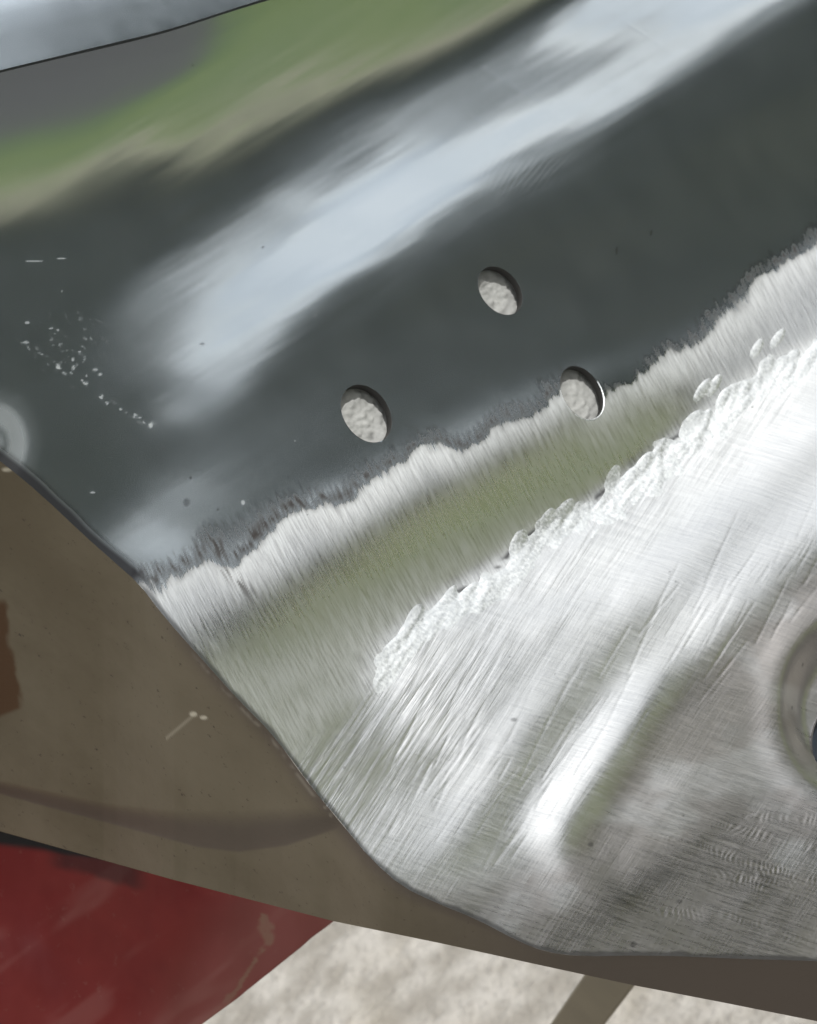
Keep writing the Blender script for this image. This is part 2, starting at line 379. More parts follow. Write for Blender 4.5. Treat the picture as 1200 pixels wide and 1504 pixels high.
def fit_sheet(ns, nt_, H, iters, lam_s, lam_t, cgn):
    """bend the sheet until it mirrors the wanted heights above the horizon (Gauss-Newton, conjugate gradients)"""
    sa = np.linspace(S_LO, S_HI, ns); ta = np.linspace(T_LO, T_HI, nt_); ds = sa[1] - sa[0]; dt = ta[1] - ta[0]
    sc = (sa[1:] + sa[:-1]) / 2; tc = (ta[1:] + ta[:-1]) / 2; SC, TC = np.meshgrid(sc, tc, indexing='ij')
    def Dsf(h): return (h[1:, 1:] - h[:-1, 1:] + h[1:, :-1] - h[:-1, :-1]) / (2 * ds)
    def Dtf(h): return (h[1:, 1:] - h[1:, :-1] + h[:-1, 1:] - h[:-1, :-1]) / (2 * dt)
    def adj(a, b):
        o = np.zeros((ns, nt_)); p = a / (2 * ds); q = b / (2 * dt)
        o[1:, 1:] += p + q; o[1:, :-1] += p - q; o[:-1, 1:] += -p + q; o[:-1, :-1] += -p - q; return o
    def reg(h):
        o = np.zeros_like(h)
        d = (h[2:] - 2 * h[1:-1] + h[:-2]) / ds; k = lam_s * d / ds; o[2:] += k; o[1:-1] -= 2 * k; o[:-2] += k
        d = (h[:, 2:] - 2 * h[:, 1:-1] + h[:, :-2]) / dt; k = lam_t * d / dt; o[:, 2:] += k; o[:, 1:-1] -= 2 * k; o[:, :-2] += k
        return o + 1e-3 * h / .01
    for it in range(iters):
        hc = (H[1:, 1:] + H[:-1, 1:] + H[1:, :-1] + H[:-1, :-1]) / 4
        P = PC + SC[..., None] * A0 + TC[..., None] * Q0 + hc[..., None] * N0
        u, v = proj(P)
        wt = np.where((u > -120) & (u < 1330) & (v > -100) & (v < 1500), 1., 0.)
        E = np.radians(target_elev(np.clip(u, -150, 1400), np.clip(v, -120, 1560)))
        V = P / np.linalg.norm(P, axis=-1, keepdims=True)
        hs = Dsf(H); ht = Dtf(H); e0 = elev_of(V, hs, ht)
        a = (elev_of(V, hs + 1e-3, ht) - e0) / 1e-3; b = (elev_of(V, hs, ht + 1e-3) - e0) / 1e-3
        res = np.clip(E - e0, -.35, .35)
        bb = adj(wt * a * res, wt * b * res) - reg(H)
        if it == iters - 1: break
        x = np.zeros_like(H); r = bb; p = r; rr = (r * r).sum()
        for k in range(cgn):
            y = wt * (a * Dsf(p) + b * Dtf(p)); Ap = adj(a * y, b * y) + reg(p)
            al = rr / (p * Ap).sum(); x = x + al * p; r = r - al * Ap; r2 = (r * r).sum(); p = r + r2 / rr * p; rr = r2
        H = H + .7 * x
    m = wt > 0; er = np.degrees(np.abs(E - e0))[m]
    print('fit', ns, nt_, 'err deg med/90%/max', np.median(er).round(2), np.percentile(er, 90).round(2), er.max().round(1), 'height mm', (hc[m].min() * 1e3).round(1), (hc[m].max() * 1e3).round(1))
    return H

def bspl(H, s, t):
    ns, n2 = H.shape
    x = np.clip((s - S_LO) / (S_HI - S_LO) * (ns - 1), 1, ns - 2.001); y = np.clip((t - T_LO) / (T_HI - T_LO) * (n2 - 1), 1, n2 - 2.001)
    i = x.astype(int); j = y.astype(int); fx = x - i; fy = y - j
    wf = lambda f: ((1 - f) ** 3 / 6, (3 * f ** 3 - 6 * f * f + 4) / 6, (-3 * f ** 3 + 3 * f * f + 3 * f + 1) / 6, f ** 3 / 6)
    wx = wf(fx); wy = wf(fy); o = 0
    for a in range(4):
        for b in range(4):
            o = o + wx[a] * wy[b] * H[np.clip(i + a - 1, 0, ns - 1), np.clip(j + b - 1, 0, n2 - 1)]
    return o
def resample(H, ns, n2):
    return bspl(H, *np.meshgrid(np.linspace(S_LO, S_HI, ns), np.linspace(T_LO, T_HI, n2), indexing='ij'))
LS, LT = 3e-2 / 100, 8e-4 / 100
H = fit_sheet(30, 30, np.zeros((30, 30)), 10, LS * 10, LT * 10, 150)
H = fit_sheet(60, 70, resample(H, 60, 70), 8, LS * 2, LT * 2, 200)
H = fit_sheet(130, 170, resample(H, 130, 170), 7, LS, LT, 300)
HF = resample(H, 800, 800)
def bil(A, s, t):
    n = A.shape[0]
    x = np.clip((s - S_LO) / (S_HI - S_LO) * (n - 1), 0, n - 1.001); y = np.clip((t - T_LO) / (T_HI - T_LO) * (n - 1), 0, n - 1.001)
    i = x.astype(int); j = y.astype(int); fx = x - i; fy = y - j
    return (A[i, j] * (1 - fx) + A[i + 1, j] * fx) * (1 - fy) + (A[i, j + 1] * (1 - fx) + A[i + 1, j + 1] * fx) * fy

# fine grid
STEP = 1.9
def axis(lo, hi, step, pad):
    a = list(np.arange(lo, hi + step, step)); d = step
    l = [a[0]]; 
    while l[-1] > lo - pad: d *= 1.12; l.append(l[-1] - d)
    d = step; r_ = [a[-1]]
    while r_[-1] < hi + pad: d *= 1.12; r_.append(r_[-1] + d)
    return np.array(l[:0:-1] + a + r_[1:])
ua = axis(-6, 1206, STEP, 150); va = axis(-6, 1420, STEP, 90)
U, Vv = np.meshgrid(ua, va, indexing='xy')           # rows = v

def surf_point(U, Vv, extra=None):
    """point of the sheet behind photograph position (u, v)"""
    d = np.stack([(U - 600) / FPX, (752 - Vv) / FPX, -np.ones_like(U)], -1)
    dn = d @ N0; h = np.zeros_like(U)
    for _ in range(16):
        k = (PC @ N0 + h) / dn
        rel = d * k[..., None] - PC
        s = rel @ A0; t = rel @ Q0
        h = .4 * h + .6 * bil(HF, s, t)
    return PC + s[..., None] * A0 + t[..., None] * Q0 + bspl(H, s, t)[..., None] * N0, s, t
#FINE
P, sS, sT = surf_point(U, Vv)
depth_at = lambda u, v: -surf_point(np.array([float(u)]), np.array([float(v)]))[0][0, 2]
for q in [(0, 100), (1200, 0), (600, 752), (205, 858), (800, 1398), (1200, 1400)]:
    print('depth', q, round(depth_at(*q), 3))

# masks in the sheet's own markings
u, v = U, Vv
frayA = along(u, v, -62, 3, 60, 5, 2); frayB = along(u, v, -62, 8, 26, 3.2, 2); frayC = along(u, v, 20, 5, 70, 60, 2)
dS = -sdist(SANDLINE, u, v)                            # positive on the sanded side
dW = -sdist(WELDLINE, u, v)
print('sand side check', dS[np.argmin(abs(va - 900)), np.argmin(abs(ua - 800))], dS[np.argmin(abs(va - 200)), np.argmin(abs(ua - 500))])
frayD = along(u, v, -66, 13, 13, 2.3, 2); lumpy = fbm(u / 46, v / 46, 14, 3)
fw = .55 + .9 * vnoise(u / 55, v / 55, 15)
sand = sstep(-12, 13, dS + 17 * lumpy + fw * (3.5 * frayA + 3.5 * frayB + 3 * frayD))
darkw = 10 + 12 * along(u, v, 30, 21, 160, 120, 2) + 14 * np.exp(-((u - 400) / 130) ** 2 - ((v - 770) / 70) ** 2)
darkw = np.maximum(darkw, 4)
dark = (1 - sand) * sstep(-2.2 * darkw, -3, dS + 17 * lumpy + fw * (6 * frayB + 5 * frayA + 7 * frayD)) * np.clip(.8 + .5 * frayB + .6 * frayD, 0, 1)
# isolated dark streaks left inside the sanding near the lower left
isl = np.exp(-((u - 345 + (v - 850) * -.9) / 15) ** 2 - ((v - 850) / 32) ** 2)
dark = np.maximum(dark, isl * sstep(.0, .5, frayB + .15) * .9)
RIBC = smooth_poly([(800, 1250), (850, 1165), (905, 1080), (985, 985), (1080, 890), (1200, 780), (1400, 600)], 2)
dR = -sdist(RIBC, u, v)                                # positive towards lower right
endf = sstep(1290, 1215, v + .35 * (u - 800)) if False else 1.0
rib_end = sstep(-10, 60, (u - 790) * .55 - (v - 1262) * .83)
ribl = .45 + .55 * sstep(1020, 930, u)
m2_ = sstep(0, 50, dW)
rgh = .40 + .05 * along(u, v, 35, 31, 200, 70, 2)
grn = np.exp(-((dS - 95) / 66) ** 2) * sstep(10, -30, dW)
white = np.exp(-((dW - 55) / 50) ** 2) * sstep(500, 640, u)
rgh = rgh - .04 * m2_ + .06 * white + .03 * (1 - m2_) - .15 * grn + .07 * sstep(60, 5, dS) * (1 - m2_)  - .08 * sstep(-60, 160, (u - 900) * .45 + (v - 1180)) 
surf = np.stack([sand, dark, np.clip(rgh, .2, .6)], -1)

# scratch directions: strokes cross the strip; below the weld they run up along the slope
angm = np.where(dW < 0, -62., 58.)
belowmix = sstep(-15, 25, dW)
def flowc(ang, la, lb):
    c, s = math.cos(R(ang)), math.sin(R(ang)); return (u * c - v * s) / la, (u * s + v * c) / lb
m2 = sstep(0, 50, dW)
rightish = sstep(-110, 110, (u - 760) + (v - 1000) * .9 + 60 * fbm(u / 60, v / 60, 33, 2))   # lower right is brushed across
flow = np.stack([u, -v, 0 * u], -1)
zone = np.stack([m2, np.clip(rightish * .7 + .3 * sstep(-.2, .3, fbm(u / 70, v / 70, 34, 2)), 0, 1),
                 np.clip(np.maximum(sstep(2, 52, dR + 10 * fbm(u / 60, v / 60, 35, 3)) * sstep(-40, 40, (u - 800) * .5 + (v - 1180) * .3 + 60), .8 * sstep(1240, 1340, v + .25 * (u - 700) + 25 * fbm(u / 70, v / 70, 36, 3))) * (1 - .45 * sstep(.0, .5, fbm(u / 90, v / 60, 37, 3))), 0, 1)], -1)
plane = np.stack([sS * 100, sT * 100, 0 * sS], -1)

# fine relief (metres along the sheet's normal)
mm = 1e-3
h = np.zeros_like(u)
streak = along(u, v, 31, 41, 240, 34, 3)
h += (1 - sand) * (.045 * sstep(-150, -320, dS) * sstep(120, 300, u + .4 * (300 - v)) + .015) * mm * streak
h += sand * .009 * mm * (frayB + .6 * frayA + .6 * frayD) * (1 - m2)
scB = along(u, v, 57, 51, 90, 5, 2); scC = along(u, v, -18, 52, 80, 5, 2); scW = along(u, v, 40, 53, 60, 40, 2)
low = sstep(0, 40, dW)
h += low * .075 * mm * scB * (1 - .9 * rightish) + low * .05 * mm * scC * (1 - .85 * rightish) * (.4 + .9 * vnoise(u / 70, v / 70, 57)) + low * .25 * mm * scW * (1 - .7 * rightish)
# long rib and its shaded valley
def seg(x0, y0, x1, y1):
    dx, dy = x1 - x0, y1 - y0; L = math.hypot(dx, dy); t = ((u - x0) * dx + (v - y0) * dy) / L
    return t / L, ((v - y0) * dx - (u - x0) * dy) / L
h += 1.7 * mm * np.exp(-(dR / 38) ** 2) * rib_end * ribl
h -= .8 * mm * sstep(5, 110, dR) * (1 - .6 * sstep(120, 420, dR)) * rib_end
RIB2 = [(660, 1270), (740, 1120), (860, 960), (1000, 820), (1200, 640)]
dR2 = -sdist(smooth_poly(RIB2, 2), u, v)
h += .9 * mm * np.exp(-(dR2 / 45) ** 2) * sstep(40, 120, dW) * sstep(1300, 1220, v)
# dished recess round the big hole at the right
rd = np.hypot((u - 1262) * 1.0, (v - 1035) * .80)
h -= 5.5 * mm * sstep(120, 58, rd)
h += .45 * mm * np.exp(-((rd - 128) / 22) ** 2)
# lip along the lower edge rolls over
EX = EDGE
# every side is close enough that the distance to the trimmed edge can be computed everywhere
dE = sdist(EDGE, u, v)
print('edge side check (inside +?)', dE[np.argmin(abs(va - 752)), np.argmin(abs(ua - 600))])
dE = dE * np.sign(dE[np.argmin(abs(va - 752)), np.argmin(abs(ua - 600))])
# round shallow dent with a pale ring at the left edge
ring = np.hypot(u + 10, (v - 650) * .85)
h -= .12 * mm * sstep(60, 30, ring) ; 



# rows of chatter marks at the lower right
low2 = sstep(0, 60, (u - 960) * .5 + (v - 1120))
for k, y0 in enumerate([1180, 1212, 1244, 1262, 1290, 1312, 1345, 1370, 1392]):
    yy = y0 + 10 * np.sin(u / 70 + k * 1.7) - (u - 1000) * (.18 if k < 4 else .02) * (-1 if k < 4 else 1)
    x0 = [1090, 1020, 975, 990, 1060, 1000, 960, 990, 1100][k]
    hgt = np.exp(-((v - yy) / 8.) ** 2) * sstep(x0 - 5, x0 + 12, u)
    ph = (u + (v - yy) * .35) / (8.5 + 1.1 * math.sin(k * 2.3)) + 2.6 * fbm(u / 45, v / 30, 70 + k, 2)
    h += .026 * mm * hgt * np.sin(2 * math.pi * ph) * sstep(-.25, .45, fbm(u / 26, v / 20, 170 + k, 2))
# faint polishing ripples, two parallel scratches
rip = np.exp(-((u - 790) / 75) ** 2 - ((v - 252) / 34) ** 2)
rr_ = np.hypot(u - 1010, v - 420); h += .004 * mm * rip * np.sin(2 * math.pi * (rr_ / 7.5 + .6 * fbm(u / 50, v / 50, 83)))
def line(x0, y0, x1, y1, wd):
    dx, dy = x1 - x0, y1 - y0; L = math.hypot(dx, dy); t_ = ((u - x0) * dx + (v - y0) * dy) / L; p_ = ((v - y0) * dx - (u - x0) * dy) / L
    return np.exp(-(p_ / wd) ** 2) * sstep(-3, 8, t_) * sstep(L + 3, L - 8, t_)
for l_ in [(694, 94, 842, 186, 1.6), (700, 94, 800, 156, 1.4), (690, 170, 760, 220, 1.3), (900, 20, 990, 80, 1.2)]:
    h -= .018 * mm * line(*l_)
# scratches gouged across the brushed metal below the weld
r_ = random.Random(11)
for k in range(120):
    x0 = r_.uniform(700, 1180); y0 = 1290 - (x0 - 640) * .78 + r_.uniform(-130, 60); L = r_.uniform(30, 120); a_ = R(r_.uniform(50, 66))
    if k % 3 == 0: x0, y0 = r_.uniform(560, 700), r_.uniform(1000, 1250)
    h -= r_.uniform(.02, .06) * mm * line(x0, y0, x0 + L * math.cos(a_), y0 - L * math.sin(a_), r_.uniform(1.2, 2.2))
pale = np.zeros_like(u); drk = np.zeros_like(u)
def dot(A, cx, cy, rx, ry, val=1.):
    i0, i1 = np.searchsorted(ua, [cx - 14, cx + 14]); j0, j1 = np.searchsorted(va, [cy - 14, cy + 14])
    if i1 > i0 and j1 > j0:
        q = np.hypot((u[j0:j1, i0:i1] - cx) / rx, (v[j0:j1, i0:i1] - cy) / ry)
        A[j0:j1, i0:i1] = np.maximum(A[j0:j1, i0:i1], val * sstep(1.3, .5, q))
TR = [(30, 500), (50, 515), (75, 533), (95, 545), (108, 550), (140, 575), (160, 592), (180, 602), (205, 615), (228, 628)]
dTR = np.abs(sdist(TR, u, v)); spk = along(u, v, -30, 87, 7, 4, 2)
pale = np.maximum(pale, .8 * sstep(.26, .7, spk + .35 * fbm(u / 30, v / 30, 88)) * np.exp(-(dTR / 4.) ** 2))
pale = np.maximum(pale, .4 * sstep(.42, .8, spk) * np.exp(-((u - 110) / 50) ** 2 - ((v - 510) / 45) ** 2))
for p_ in [(40, 474, 5, 3), (38, 503, 6, 3), (107, 528, 3, 4), (108, 540, 3, 5), (140, 543, 5, 3), (147, 550, 4, 3), (117, 517, 3, 2), (75, 482, 4, 2), (85, 485, 3, 2), (50, 384, 20, 1.6), (90, 380, 9, 1.6), (357, 738, 4, 6), (136, 723, 6, 2)]: dot(pale, p_[0], p_[1], p_[2] * .8, p_[3] * .7, .55)
for p_ in [(906, 368, 2, 6), (956, 342, 2, 5), (297, 505, 4, 2), (274, 738, 5, 6), (280, 702, 2, 2), (868, 1240, 5, 4), (1000, 1323, 5, 3), (930, 1387, 5, 5), (753, 1058, 5, 3), (1190, 970, 2, 3), (1175, 1033, 2, 3)]: dot(drk, *p_, .5)
for k in range(45):
    x_, y_ = r_.uniform(0, 1200), r_.uniform(0, 1400); dot(pale if r_.random() < .5 and y_ < 700 else drk, x_, y_, r_.uniform(.9, 2.), r_.uniform(.9, 2.), r_.uniform(.15, .6))
drk = np.maximum(drk, (1 - sand) * sstep(22, 8, dE + 3 * frayC) * sstep(235, 195, u) * .97)  # dark border: shade of the gap at the left edge, painted on
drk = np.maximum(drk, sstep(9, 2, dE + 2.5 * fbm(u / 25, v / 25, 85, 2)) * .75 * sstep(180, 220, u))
pit = np.exp(-((dW + 1) / 4.5) ** 2) * sstep(-.05, .35, fbm(u / 12, v / 12, 86, 2)) * sstep(545, 640, u)
drk = np.maximum(drk, .85 * pit)
pale = np.maximum(pale * .6, .17 * sstep(56, 44, ring) * sstep(16, 28, ring) + .12 * sstep(20, 10, ring) + .05 * sstep(80, 50, ring))
mark = np.stack([pale, drk, 0 * pale], -1)

Pw = P + h[..., None] * N0
ny, nx = u.shape
idx = np.arange(ny * nx).reshape(ny, nx)
Q = np.stack([idx[:-1, :-1], idx[1:, :-1], idx[1:, 1:], idx[:-1, 1:]], -1).reshape(-1, 4)

# holes: circles in the sheet, given by their outline in the photograph
HOLES = [(734.5, 427, 39.6, 27.5, 52), (538, 607.5, 46, 33, 56), (854.5, 577, 42.5, 27.5, 60), (1278, 1082, 74, 68, 90)]
keepdist = dE.copy()
def ell(hx, hy, a, b, ang):
    c, s = math.cos(R(ang)), math.sin(R(ang)); du, dv = u - hx, v - hy
    x = du * c + dv * s; y = -du * s + dv * c
    return x, y, c, s
US, VS = u.copy(), v.copy()
inside = dE > 0
for (hx, hy, a, b, ang) in HOLES:
    x, y, c, s = ell(hx, hy, a, b, ang)
    f = np.hypot(x / a, y / b); inside &= f > 1
Pn = Pw.copy()
# a quad stays if any corner is inside, outside corners are pulled onto the cut line
qi = inside.ravel()[Q]; cnt = qi.sum(1)
Qk = Q[cnt >= 1]
touch = np.zeros(ny * nx, bool); touch[Qk.ravel()] = True
touch = touch.reshape(ny, nx) & ~inside
uu, vv = u.copy(), v.copy()
for (hx, hy, a, b, ang) in HOLES:
    x, y, c, s = ell(hx, hy, a, b, ang); f = np.hypot(x / a, y / b); m = touch & (f <= 1)
    x2, y2 = x / np.maximum(f, 1e-3), y / np.maximum(f, 1e-3)
    uu = np.where(m, hx + x2 * c - y2 * s, uu); vv = np.where(m, hy + x2 * s + y2 * c, vv)
gy, gx = np.gradient(dE); gx = gx / np.gradient(u, axis=1); gy = gy / np.gradient(v, axis=0)
gl = np.hypot(gx, gy) + 1e-6; m = touch & (dE <= 0)
uu = np.where(m, u - dE * gx / gl, uu); vv = np.where(m, v - dE * gy / gl, vv)
mv = touch
Pm, _, _ = surf_point(uu[mv], vv[mv]); Pw[mv] = Pm + h[mv][:, None] * N0

# the sheet's upper left border, beyond it the neighbouring sheet
TOP = [(-300, 178), (0, 103), (250, 43), (375, 2), (700, -90), (1500, -300)]
dT = sdist(TOP, u, v); dT *= np.sign(dT[np.argmin(abs(va - 752)), np.argmin(abs(ua - 600))])
okT = (dT > -4).ravel()[Qk].all(1); Qk = Qk[okT]

root_loc = to_world(PC)
bracket = empty('aluminium_panel', tuple(root_loc))
bracket['label'] = 'bare aluminium bodywork panel, mirror polished above and freshly sanded around a rough weld seam'
bracket['category'] = 'metal panel'
face = big_mesh('panel_face', to_world(Pw.reshape(-1, 3)), Qk[:, ::-1], METAL, None,
                {'surf': surf.reshape(-1, 3), 'flow': flow.reshape(-1, 3), 'zone': zone.reshape(-1, 3), 'plane': plane.reshape(-1, 3), 'mark': mark.reshape(-1, 3)})
adopt(face, bracket)

# walls of the holes: the sheet is about 2.5 mm thick
edge_m = plain('hole edge', (.05, .048, .046), .6, .3, 300)
for k, (hx, hy, a, b, ang) in enumerate(HOLES):
    T = np.linspace(0, 2 * math.pi, 97)[:-1]; c, s = math.cos(R(ang)), math.sin(R(ang))
    x = a * np.cos(T) * 1.004; y = b * np.sin(T) * 1.004
    cu, cv = hx + x * c - y * s, hy + x * s + y * c
    p0, _, _ = surf_point(cu, cv)
    hh = 0 if k < 3 else -5.4 * mm
    VV = []
    for dep in (-.05 * mm, .5 * mm, 2.6 * mm): VV.append(p0 + (hh - dep) * N0)
    cen = p0.mean(0)
    VV.append(cen + (p0 - cen) * 1.35 + (hh - 2.6 * mm) * N0)
    VV = to_world(np.concatenate(VV)); n = len(T)
    F = [(r * n + i, r * n + (i + 1) % n, (r + 1) * n + (i + 1) % n, (r + 1) * n + i) for r in range(3) for i in range(n)]
    o = mesh_obj('hole_rim', VV, F, edge_m); adopt(o, bracket)
    o['label'] = ['raw cut rim of the upper hole in the polished metal', 'raw cut rim of the left hole in the polished metal', 'raw cut rim of the hole on the sanding line', 'rim of the large hole at the bottom of the dished recess'][k]
#REST
# ------------------------------------------------------------------ dark thing behind the big hole
cuv = np.array([1278., 1082.])
c0 = surf_point(cuv[:1], cuv[1:])[0][0] - 13 * mm * N0
T = np.linspace(0, 2 * math.pi, 49)[:-1]
rings = []
for rad, dep in ((.0235, 0), (.0225, 1.2 * mm), (.006, 1.6 * mm)):
    rings.append(c0 + dep * N0 + rad * (np.cos(T)[:, None] * A0 + np.sin(T)[:, None] * Q0))
VV = np.concatenate(rings + [c0[None] + 1.6 * mm * N0]); n = 48
F = [(r * n + i, r * n + (i + 1) % n, (r + 1) * n + (i + 1) % n, (r + 1) * n + i) for r in range(2) for i in range(n)] + [(2 * n + i, 2 * n + (i + 1) % n, 3 * n) for i in range(n)]
o = mesh_obj('rubber_plug', to_world(VV), F, plain('dark rubber', (.012, .02, .03), .45, 0, 200)); adopt(o, bracket)
o['label'] = 'dark blue-black plug showing in the large hole of the recess'

# ------------------------------------------------------------------ rough pale filler behind the three holes
gu, gv = np.meshgrid(np.arange(455, 960, 2.2), np.arange(345, 700, 2.2))
pg = surf_point(gu, gv)[0]
lum = fbm(gu / 15, gv / 15, 201, 4); lum = np.abs(lum) * 1.6
pg = pg - (4.3 * mm + 1.1 * mm * (.5 - lum) + .5 * mm * fbm(gu / 60, gv / 60, 202, 2))[..., None] * N0
gi = np.arange(gu.size).reshape(gu.shape)
GQ = np.stack([gi[:-1, :-1], gi[1:, :-1], gi[1:, 1:], gi[:-1, 1:]], -1).reshape(-1, 4)
fl_ = big_mesh('filler', to_world(pg.reshape(-1, 3)), GQ[:, ::-1], plain('grey filler', (.46, .47, .45), .85, 0, 260, .6, .0006), None)
adopt(fl_, bracket); fl_['label'] = 'rough pale grey filler showing through the three round holes'

# ------------------------------------------------------------------ weld seam
def weld_height():
    b = np.zeros_like(u); r = random.Random(5)
    pts = smooth_poly(WELDLINE, 1)[:-1]
    seglen = np.hypot(*np.diff(pts, axis=0).T); cum = np.concatenate([[0], np.cumsum(seglen)]); tot = cum[-1]
    def lump(cx, cy, la, lb, ang, hgt):
        nonlocal b
        R0 = max(la, lb) * 1.5
        i0, i1 = np.searchsorted(ua, [cx - R0, cx + R0]); j0, j1 = np.searchsorted(va, [cy - R0, cy + R0])
        if i1 <= i0 or j1 <= j0: return
        uu, vv = u[j0:j1, i0:i1], v[j0:j1, i0:i1]
        c, s = math.cos(R(ang)), math.sin(R(ang)); x = (uu - cx) * c - (vv - cy) * s; y = (uu - cx) * s + (vv - cy) * c
        q = (x / la) ** 2 + (y / lb) ** 2
        hh = hgt * np.clip(1 - q, 0, 1) ** .4 * (.62 + .38 * x / la) * (1 + .03 * np.sin(y * .9 + cx))
        b[j0:j1, i0:i1] = np.maximum(b[j0:j1, i0:i1], hh)
    d = 325.
    while d < tot:
        k = min(np.searchsorted(cum, d) - 1, len(seglen) - 1); f = (d - cum[k]) / seglen[k]
        x, y = pts[k] * (1 - f) + pts[k + 1] * f
        tx, ty = (pts[k + 1] - pts[k]) / seglen[k]; nxn, nyn = -ty, tx           # towards lower right
        g = min(1, max(0, d - 300) / 120)
        for _ in range(2):
            off = r.uniform(-2, 44) * g
            lump(x + nxn * off + r.uniform(-5, 5), y + nyn * off + r.uniform(-5, 5), r.uniform(14, 42) * (.6 + .4 * g), r.uniform(5, 13), r.uniform(35, 75) if r.random() < .8 else r.uniform(-60, 0), r.uniform(.2, .8) * mm * (.5 + .5 * g))
        if r.random() < .2 and d > 600:
            lump(x - nxn * r.uniform(2, 10), y - nyn * r.uniform(2, 10), r.uniform(12, 22), r.uniform(6, 10), r.uniform(50, 80), r.uniform(.3, .7) * mm)
        d += r.uniform(9, 18)
    for cx, cy, la, lb, ang, hg in [(1030, 575, 24, 8, 55, .8), (1048, 568, 22, 7, 60, .8), (1062, 585, 20, 7, 60, .7), (940, 688, 30, 9, 55, .9), (922, 705, 26, 10, 50, .9), (960, 712, 30, 11, 60, .7),
                                    (800, 768, 26, 9, 60, .8), (812, 782, 30, 10, 62, .9), (760, 800, 24, 11, 65, .8), (772, 812, 24, 10, 62, .7), (835, 770, 22, 10, 50, .6), (1110, 515, 22, 8, 60, .6), (1140, 500, 22, 8, 55, .6)]:
        lump(cx, cy, la, lb, ang, hg * mm)
    # the first, smeared stretch is a low flat ribbon
    rb = np.exp(-((dW - 24) / 17) ** 4) * sstep(530, 560, u) * sstep(860, 740, u)
    b = np.maximum(b, rb * (.32 + .10 * along(u, v, 42, 77, 60, 7, 3)) * mm)
    return b
bh = weld_height()
for _ in range(1):
    bh = (bh + np.roll(bh, 1, 0) + np.roll(bh, -1, 0) + np.roll(bh, 1, 1) + np.roll(bh, -1, 1)) / 5
bh = bh * (1 + .12 * along(u, v, 55, 61, 40, 6, 2)) * .52 + .16 * mm * np.exp(-((dW - 16) / 22) ** 2) * sstep(545, 600, u) * (.4 + along(u, v, 50, 62, 40, 14, 3))
bh = np.maximum(bh, 0) * (.25 + .75 * sstep(58, 12, dW))
Pb = P + (h + bh - .10 * mm)[..., None] * N0
cell = ((bh > .03 * mm).ravel()[Q].any(1) & inside.ravel()[Q].all(1)).reshape(ny - 1, nx - 1)
lab = np.where(cell, np.arange(1, cell.size + 1).reshape(cell.shape), 0)
for _ in range(4000):                                   # connected pieces of the seam
    n_ = lab.copy()
    for ax_, sh_ in ((0, 1), (0, -1), (1, 1), (1, -1)):
        n_ = np.maximum(n_, np.where(cell, np.roll(lab, sh_, ax_), 0))
    # jump ahead along the label pointers
    fl = n_.ravel(); fl = np.where(fl > 0, fl[np.maximum(fl, 1) - 1], 0); n_ = np.where(cell, np.maximum(n_, fl.reshape(n_.shape)), 0)
    if (n_ == lab).all(): break
    lab = n_
ids, cnts = np.unique(lab[lab > 0], return_counts=True)
small = np.isin(lab, ids[cnts < 60]) & cell
VB = to_world(Pb.reshape(-1, 3))
for k_, (i_, c_) in enumerate(sorted([(i, c) for i, c in zip(ids, cnts) if c >= 60], key=lambda x: -x[1])):
    wo = big_mesh('weld_bead' if k_ == 0 else 'weld_flake', VB, Q[(lab == i_).ravel()][:, ::-1], WELD, None); adopt(wo, bracket)
    if k_ == 0: wo['label'] = 'lumpy smeared weld seam running diagonally across the sanded metal'
if small.any():
    wo = big_mesh('weld_spatter', VB, Q[small.ravel()][:, ::-1], WELD, None); adopt(wo, bracket); wo['kind'] = 'stuff'

# bright burr along the lower right rim of the hole on the sanding line
hx, hy, ea, eb, ang = HOLES[2]; c, s_ = math.cos(R(ang)), math.sin(R(ang)); VV = []; F = []
TB = np.linspace(R(-95), R(60), 60)
for i, t_ in enumerate(TB):
    x, y = ea * 1.02 * math.cos(t_), eb * 1.03 * math.sin(t_); p0 = surf_point(np.array([hx + x * c - y * s_]), np.array([hy + x * s_ + y * c]))[0][0]
    pc = surf_point(np.array([hx]), np.array([hy]))[0][0]; out = p0 - pc; out /= np.linalg.norm(out)
    rr0 = .32 * mm * math.sin(math.pi * (i + .5) / 60) ** .5
    for k in range(8): VV.append(p0 + rr0 * (math.cos(k * math.pi / 4) * out + math.sin(k * math.pi / 4) * N0))
F = [(i * 8 + k, i * 8 + (k + 1) % 8, i * 8 + 8 + (k + 1) % 8, i * 8 + 8 + k) for i in range(59) for k in range(8)]
o = mesh_obj('burr', to_world(VV), F, WELD); adopt(o, bracket); o['label'] = 'bright raised burr on the rim of the hole at the sanding line'

# ------------------------------------------------------------------ tan painted flange under the panel's edge
eu = np.array([p[0] for p in EDGE]); ev = np.array([p[1] for p in EDGE])
LOWER = np.array([(-300, 1140), (-100, 1193), (0, 1221), (100, 1249), (250, 1291), (490, 1353), (650, 1386), (800, 1419), (930, 1447), (1060, 1472), (1200, 1500), (1500, 1556)], float)
CA = np.array([(-300, 1090), (0, 1146), (80, 1163), (160, 1180), (260, 1190), (340, 1190), (400, 1187), (495, 1184), (560, 1178)], float)
CB = np.array([(-300, 1110), (0, 1166), (100, 1193), (200, 1219), (290, 1243), (350, 1250), (420, 1241), (510, 1212), (560, 1180)], float)
fu = np.linspace(-170, 1370, 740); NV = 290
ve = np.interp(fu, eu, ev); vl = np.interp(fu, LOWER[:, 0], LOWER[:, 1])
M = np.linspace(0, 1, NV)
FU = fu[None] + 0 * M[:, None]; FV = ve[None] + (vl - ve)[None] * M[:, None]
Pe = surf_point(fu, ve)[0] - 1.9 * mm * N0
de = -Pe[:, 2]
